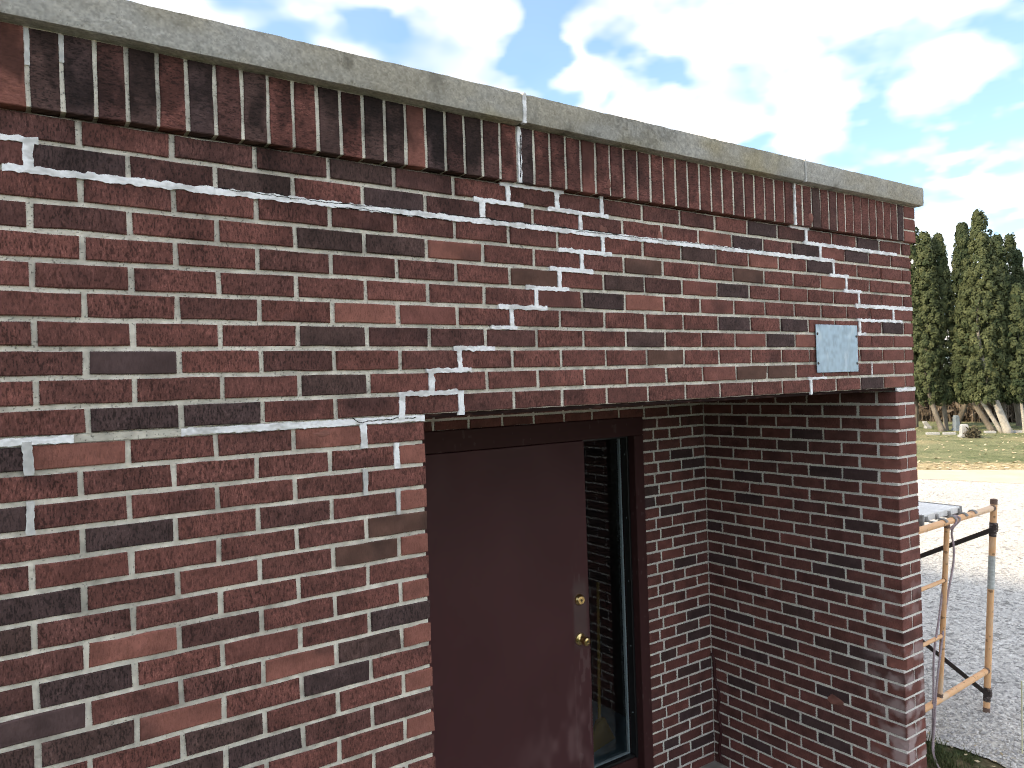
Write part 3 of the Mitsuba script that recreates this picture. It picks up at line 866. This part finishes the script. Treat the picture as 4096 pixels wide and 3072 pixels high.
# ------------------------------------------------------------------ ground
def sheet(poly, z):
    m = trimesh.creation.triangulate_polygon(Polygon(poly), engine='earcut')
    v, f = m
    v = np.c_[v, np.full(len(v), z)]
    f = np.array(f)
    a = np.cross(v[f[:, 1]] - v[f[:, 0]], v[f[:, 2]] - v[f[:, 0]])[:, 2]
    f[a < 0] = f[a < 0][:, ::-1]
    return v, f


put('ground', sheet([(-700, -700), (700, -700), (700, 700), (-700, 700)], -3.088), 'm_lawn')
tag('ground', 'autumn lawn with fallen leaves', kind='structure')


def fe(y):
    return 18.62 - (y - 7.47) * .62 if y > 7.47 else 18.62 + (7.47 - max(y, 3.0)) * .82 + (3.0 - min(y, 3.0)) * .35


def ne(y):
    return 17.03 - (y - 6.78) * .60 if y > 6.78 else 17.03 + (6.78 - max(y, -4)) * .30 + (-4 - min(y, -4)) * .3


ys = np.r_[np.arange(-40, 25, .5)]
wig = lambda y, s: .12 * (meshkit.fbm(np.array([[y * .9, s, 0.]]), 3)[0] - .5)
near_pts = [(ne(y) + wig(y, 1), y) for y in ys]
far_pts = [(fe(y) + wig(y, 5) * 2, y) for y in ys]
lot = [(4.87 + .25 * (meshkit.fbm(np.array([[y * 3.1, 9., 0.]]), 3)[0] - .5), y) for y in np.arange(-40, 25, .1)]
put('gravel_lot', sheet([(x - .0, y) for x, y in near_pts][::-1] + lot, -3.080), 'm_gravel')
tag('gravel_lot', 'pale gravel yard beside the building', kind='structure')
put('dirt_road', sheet(near_pts + far_pts[::-1], -3.076), 'm_road')
tag('dirt_road', 'tan dirt road between the gravel and the lawn', kind='structure')


def flakes(c, up, size, uvx, asp=1.6, tilt=1.0, r=rng):
    n = len(c)
    d = r.normal(size=(n, 3)) * tilt + up
    d /= np.linalg.norm(d, axis=1, keepdims=True)
    s = np.cross(d, r.normal(size=(n, 3)))
    s /= np.linalg.norm(s, axis=1, keepdims=True)
    t = np.cross(d, s)
    size = np.broadcast_to(size, (n,))[:, None]
    a, b = s * size * .5, t * size * .5 * asp
    v = np.stack([c - b, c + a * .9, c + b, c - a * .9], 1).reshape(-1, 3)
    i = np.arange(n)[:, None] * 4
    f = np.vstack([i + [0, 1, 2], i + [0, 2, 3]])
    uv = np.repeat(np.c_[np.broadcast_to(uvx, (n,)), r.random(n)], 4, axis=0)
    return v, f, uv


# pebbles near the camera side of the lot
gs = Stuff()
oct_v = np.array([[1, 0, 0], [-1, 0, 0], [0, 1, 0], [0, -1, 0], [0, 0, 1.], [0, 0, -1.]])
oct_f = np.array([[0, 2, 4], [2, 1, 4], [1, 3, 4], [3, 0, 4]])
r_ = np.random.default_rng(11)
N = 26000
t_ = r_.random(N) ** 1.6
px = 4.9 + t_ * 6.5
py = -.3 + (r_.random(N) - .35) * (2.4 + (px - 4.9) * .75) + (px - 4.9) * .45
sz = .006 + .010 * r_.random(N) ** 2
V = oct_v[None] * (sz[:, None, None] * (np.array([1, 1, .6]) * (.7 + .6 * r_.random((N, 1, 3)))))
an = r_.random(N) * 6.28
ca, sa = np.cos(an)[:, None], np.sin(an)[:, None]
V = np.stack([V[..., 0] * ca - V[..., 1] * sa, V[..., 0] * sa + V[..., 1] * ca, V[..., 2]], -1) + np.stack([px, py, np.full(N, -3.080) + sz * .2], -1)[:, None]
gs.add(V.reshape(-1, 3), (oct_f[None] + np.arange(N)[:, None, None] * 6).reshape(-1, 3), np.repeat(np.c_[r_.random(N), r_.random(N)], 6, axis=0))
gs.put('gravel_stones', 'm_stones', label='loose pale stones scattered on the gravel yard', category='gravel')

# grass strip by the pier
gb = Stuff()
N = 15000
c = np.c_[3.78 + 1.12 * r_.random(N), -2.0 + 3.0 * r_.random(N), np.full(N, -3.086)]
keep = r_.random(N) < smooth(.32, .55, meshkit.fbm(c * [5, 5, 1], 3, 3)) * smooth(4.95, 4.75, c[:, 0])
c = c[keep]
N = len(c)
h = .03 + .055 * r_.random(N)
lean = r_.normal(0, .45, (N, 2)) * h[:, None]
an = r_.random(N) * 6.28
w_ = np.c_[np.cos(an), np.sin(an), 0 * an] * .0035
tip = c + np.c_[lean, h]
v = np.stack([c - w_, c + w_, tip], 1).reshape(-1, 3)
gb.add(v, np.arange(3 * N).reshape(-1, 3), np.repeat(np.c_[r_.random(N), r_.random(N)], 3, axis=0))
gb.put('grass_strip', 'm_blade', label='dark green grass along the foot of the brick corner', category='grass')
lf = Stuff()
N = 220
c = np.c_[3.85 + 1.1 * r_.random(N), -1.5 + 2.3 * r_.random(N), -3.05 + .02 * r_.random(N)]
lf.add(*flakes(c, np.array([0, 0, 2.2]), .014 + .018 * r_.random(N), r_.random(N), 1.3, .5, r_))
N = 950
x = 19 + 14.5 * r_.random(N)
y = x * .38 - 2.5 + (r_.random(N) - .5) * 14
k_ = x > np.array([fe(q) for q in y]) + .15
x, y = x[k_], y[k_]
N = len(x)
lf.add(*flakes(np.c_[x, y, np.full(N, -3.07)], np.array([0, 0, 2.4]), .04 + .06 * r_.random(N), .25 + .6 * r_.random(N), 1.3, .5, r_))
N = 900
y = -2 + 16 * r_.random(N)
x = np.array([fe(q) for q in y]) + .1 + 2.4 * r_.random(N) ** 1.4
lf.add(*flakes(np.c_[x, y, np.full(N, -3.07)], np.array([0, 0, 2.4]), .07 + .07 * r_.random(N), .2 + .8 * r_.random(N), 1.3, .5, r_))
lf.put('fallen_leaves', 'm_leaf', label='pale fallen leaves strewn over the lawn', category='leaves')


# ------------------------------------------------------------------ trees
def tree(key, x, y, bx, by, top, bot, rad, label, seed, bark='m_bark', dark=0.0, lead=2, trunk_r=.12):
    r = np.random.default_rng(seed)
    tag(key, label, 'tree', 'columnar evergreens in a row behind the lawn')
    H = top - bot
    rad = rad * .84
    crown = Stuff()
    heads = [(0, 0, top, rad)] + [((r.random() - .5) * rad * 1.0, (r.random() - .5) * rad * 1.0, top - H * (.05 + .20 * r.random()), rad * .66) for _ in range(lead - 1)]
    nt = int(620 * rad / .6 * H / 6.5)
    for hx, hy, ht, hr in heads:
        nc = int(nt / lead * (1.3 if hr == rad else .9))
        u = r.random(nc)
        z = bot + (ht - bot) * u
        prof = np.clip(np.minimum(np.clip((1.01 - u) * 1.9, 0, 1) ** .62, .66 + 1.6 * u), 0, 1) * hr
        th = r.random(nc) * 2 * np.pi
        rho = prof * (.30 + .72 * r.random(nc) ** .55)
        bulge = .82 + .40 * meshkit.noise(np.stack([np.cos(th) * 1.3 + seed, np.sin(th) * 1.3, z * .9], -1))
        cc = np.stack([x + hx + rho * bulge * np.cos(th), y + hy + rho * bulge * np.sin(th), z], -1)
        tone = np.clip(r.normal(.52, .2, nc) - dark, 0, 1)
        m = 42
        q = r.normal(size=(nc, m, 3)) + np.stack([np.cos(th) * .9, np.sin(th) * .9, .35 + 0 * th], -1)[:, None]
        q /= np.linalg.norm(q, axis=2, keepdims=True)
        siz = (.75 + .7 * r.random((nc, 1, 1)))
        pts = (cc[:, None] + q * np.array([.115, .115, .165]) * siz * (.75 + .35 * r.random((nc, m, 1)))).reshape(-1, 3)
        nrm = (q * 1.6 + np.array([0, 0, .2])).reshape(-1, 3)
        crown.add(*flakes(pts, nrm, .05 + .045 * r.random(len(pts)), np.clip(np.repeat(tone, m) + r.normal(0, .07, nc * m), 0, 1), 1.6, .42, r))
    key_c = key + '__crown'
    put(key_c, (np.vstack(crown.v), np.vstack(crown.f)), 'm_thuja', uv=np.vstack(crown.uv))
    mid = np.array([(x + bx) / 2 + .04, (y + by) / 2, (bot - 3.08) / 2])
    path = bezier_path([(bx, by, -3.12), mid, (x, y, bot + .3), (x, y, bot + H * .5), (x, y, bot + H * .7)], 30)
    put(key + '__trunk', tube(path, trunk_r * .8 * np.interp(np.linspace(0, 1, 30), [0, .04, .15, 1], [1.45, 1.1, 1, .15]), 9), bark, True)


TREES = [(32.55, 14.80, 32.60, 14.9, 5.62, -1.9, .92, 'tall evergreen half hidden by the brick corner, leftmost of the row', 'm_bark', .05, 2, .13),
         (30.73, 13.30, 30.95, 12.95, 4.85, -1.93, .58, 'slim olive green evergreen with brown trunk next to the brick corner', 'm_bark', -.08, 2, .12),
         (31.39, 13.10, 31.42, 13.04, 4.75, -2.0, .54, 'slim olive green evergreen with rounded tip just left of the gap', 'm_bark', -.05, 1, .10),
         (34.03, 13.36, 33.82, 13.81, 5.49, -1.95, .65, 'dark narrow evergreen standing behind the tallest one, on its left', 'm_bark', .28, 1, .14),
         (30.88, 11.33, 31.17, 10.66, 5.30, -1.83, .86, 'tallest front evergreen with forked tip and pale leaning trunk', 'm_palebark', -.10, 3, .13),
         (34.05, 12.03, 34.07, 11.99, 4.74, -2.06, .59, 'dark evergreen behind the tallest one, showing just right of its tip', 'm_bark', .25, 2, .13),
         (35.15, 11.99, 35.20, 11.86, 4.88, -2.0, .55, 'dark evergreen with double tip, farthest right behind the row', 'm_bark', .22, 2, .13),
         (31.41, 12.10, 31.70, 11.42, 2.74, -1.85, .60, 'shorter green evergreen leaning on the left side of the tallest one', 'm_bark', .06, 1, .13),
         (31.49, 10.36, 31.53, 10.27, 2.36, -1.86, .62, 'shorter dark green evergreen at the right edge with thin grey trunk', 'm_palebark', .14, 1, .07),
         (33.56, 10.20, 33.56, 10.20, 4.0, -1.94, .80, 'evergreen beyond the right end of the row', 'm_bark', .15, 2, .13)]
for i, (x, y, bx, by, top, bot, rad, lab, bark, dark, lead, tr) in enumerate(TREES):
    tree('columnar_tree' if i == 0 else f'columnar_tree_{i:03d}', x, y, bx, by, top, bot, rad, lab, 40 + i, bark, dark, lead, tr)
put(num('columnar_tree_004__trunk'), tube(bezier_path([(31.3, 10.95, -3.1), (31.1, 11.35, -2.2), (30.95, 11.75, -1.4)], 12), np.linspace(.085, .06, 12), 8), 'm_bark', True)
scene['columnar_tree_004__trunk_001'] = scene.pop('columnar_tree_004__trunk') if False else ply(tube(bezier_path([(31.3, 10.95, -3.1), (31.1, 11.35, -2.2), (30.95, 11.75, -1.4)], 12), np.linspace(.085, .06, 12), 8), 'm_palebark', True)
i = 4
path = bezier_path([(31.17, 10.66, -3.12), (31.1, 10.86, -2.45), (30.95, 11.1, -1.5), (30.88, 11.33, 2.5)], 30)
scene['columnar_tree_004__trunk'] = ply(tube(path, .13 * np.interp(np.linspace(0, 1, 30), [0, .04, .15, 1], [1.45, 1.1, 1, .15]), 9), 'm_palebark', True)

# brown brush behind the trees
bs = Stuff()
r2_ = np.random.default_rng(5)
for row in range(5):
    N = 3000
    s = r2_.random(N)
    base = np.array([36.5 + row * 1.3, 24 - row * .0, -3.09]) + s[:, None] * np.array([3.0, -24, 0]) + np.c_[r2_.normal(0, .5, N), r2_.normal(0, .3, N), 0 * s]
    h = (.9 + 1.3 * r2_.random(N)) * (.7 + .5 * meshkit.noise(base * [.4, .4, 0], 3))
    tip = base + np.c_[r2_.normal(0, .3, (N, 2)), h]
    side = np.c_[r2_.normal(0, 1, (N, 2)), 0 * s]
    side = side / np.linalg.norm(side, axis=1, keepdims=True) * .025
    v = np.stack([base - side, base + side, tip], 1).reshape(-1, 3)
    bs.add(v, np.arange(3 * N).reshape(-1, 3), np.repeat(np.c_[r2_.random(N), r2_.random(N)], 3, axis=0))
    N = 5000
    s = r2_.random(N)
    c = np.array([36.5 + row * 1.3, 24, -3.0]) + s[:, None] * np.array([3.0, -24, 0]) + np.c_[r2_.normal(0, .5, N), r2_.normal(0, .3, N), 1.7 * r2_.random(N)]
    bs.add(*flakes(c, np.array([-1, 0, .6]), .10 + .14 * r2_.random(N), r2_.random(N), 2.2, .8, r2_))
bs.put('brush', 'm_brush', label='tangle of bare brown brush behind the evergreens', category='brush')


# ------------------------------------------------------------------ cemetery
def stone(key, o, rot, w, d, h, mat, label, slant=0.0, basew=1.25, baseh=.08, top=.85, group=None):
    tag(key, label, 'gravestone', group)
    ca, sa = math.cos(rot), math.sin(rot)
    M = np.array([[ca, -sa, 0], [sa, ca, 0], [0, 0, 1]])
    pts = []
    for sx_ in (-1, 1):
        for sy_ in (-1, 1):
            pts += [(sx_ * w / 2, sy_ * d / 2, baseh), (sx_ * w / 2 * top, sy_ * d / 2 * top + slant, h * .86), (sx_ * w / 2 * top * .75, sy_ * d / 2 * top * .8 + slant, h)]
    m = trimesh.convex.convex_hull(np.array(pts))
    m.vertices = m.vertices @ M.T + o
    put(key + '__tablet', m, mat)
    b = box((-w / 2 * basew, -d / 2 * basew * 1.1, -.05), (w / 2 * basew, d / 2 * basew * 1.1, baseh - .001), .012)
    b.vertices = b.vertices @ M.T + o
    put(key + '__base', b, mat)


G = 'gravestones under the evergreens'
stone('gravestone', np.array([28.62, 11.08, -3.088]), .75, .30, .24, .47, 'm_granite', 'upright grey gravestone with rounded top on the lawn', group=G)
stone('gravestone_001', np.array([31.5, 12.68, -3.088]), .9, .30, .16, .62, 'm_bluestone', 'bluish gravestone standing behind the upright grey one', group=G)
stone('gravestone_002', np.array([32.35, 14.22, -3.088]), .8, .26, .16, .30, 'm_granite', 'low slanted pale gravestone near the brick corner', slant=.12, group=G)
for i, (x, y, w, mat, lab) in enumerate(((29.58, 12.05, .42, 'm_granite', 'flat grey marker left of the upright gravestone'), (29.25, 12.5, .45, 'm_granite', 'long pale flat marker nearest the brick corner'),
                                         (30.91, 11.2, .36, 'm_granite', 'small flat marker in front of the brown trunk'), (31.5, 10.55, .5, 'm_granite', 'flat white marker at the foot of the pale trunks'))):
    k_ = 'flat_marker' if i == 0 else f'flat_marker_{i:03d}'
    m = box((-w / 2, -.14, -.02), (w / 2, .14, .075), .012)
    m.apply_transform(trimesh.transformations.rotation_matrix(-.95, Z))
    m.apply_translation((x, y, -3.088))
    put(k_, m, mat)
    tag(k_, lab, 'grave marker', 'flat grave markers in the lawn')
sb = Stuff()
N = 700
c = r2_.normal(size=(N, 3)) * [.10, .10, .11] + [28.45, 10.72, -2.96]
c[:, 2] = np.maximum(c[:, 2], -3.07)
sb.add(*flakes(c, np.array([0, 0, .5]), .03 + .04 * r2_.random(N), r2_.random(N), 2.5, 1, r2_))
put('small_shrub__foliage', (np.vstack(sb.v), np.vstack(sb.f)), 'm_shrub', uv=np.vstack(sb.uv))
put('small_shrub__stem', tube([(28.45, 10.72, -3.1), (28.45, 10.72, -2.9)], .012, 6), 'm_bark')
tag('small_shrub', 'small brown shrub on the right side of the upright gravestone', 'shrub')

# broom in the room, stake at the lot
bh = np.array([3.05, 1.80, -3.02])
put('broom__handle', tube([bh + [.05, .04, .10], bh + [.30, .30, .95]], .011, 8), 'm_yellow', True)
put('broom__head', trimesh.convex.convex_hull(np.array([bh + q for q in [(-.15, -.06, -.03), (.17, .02, -.03), (-.13, .0, -.03), (.15, .08, -.03), (.0, .0, .13), (.09, .03, .13), (.02, .04, .13), (.08, .06, .13)]])), 'm_yellow')
tag('broom', 'yellow broom leaning inside behind the dark sidelight glass', 'broom')
put('stake', tube([(5.12, .11, -3.12), (5.135, .105, -2.62), (5.135, .105, -2.615)], .004, 8), 'm_stake', True)
tag('stake', 'thin pale yellow stake at the right edge of the gravel', 'stake')
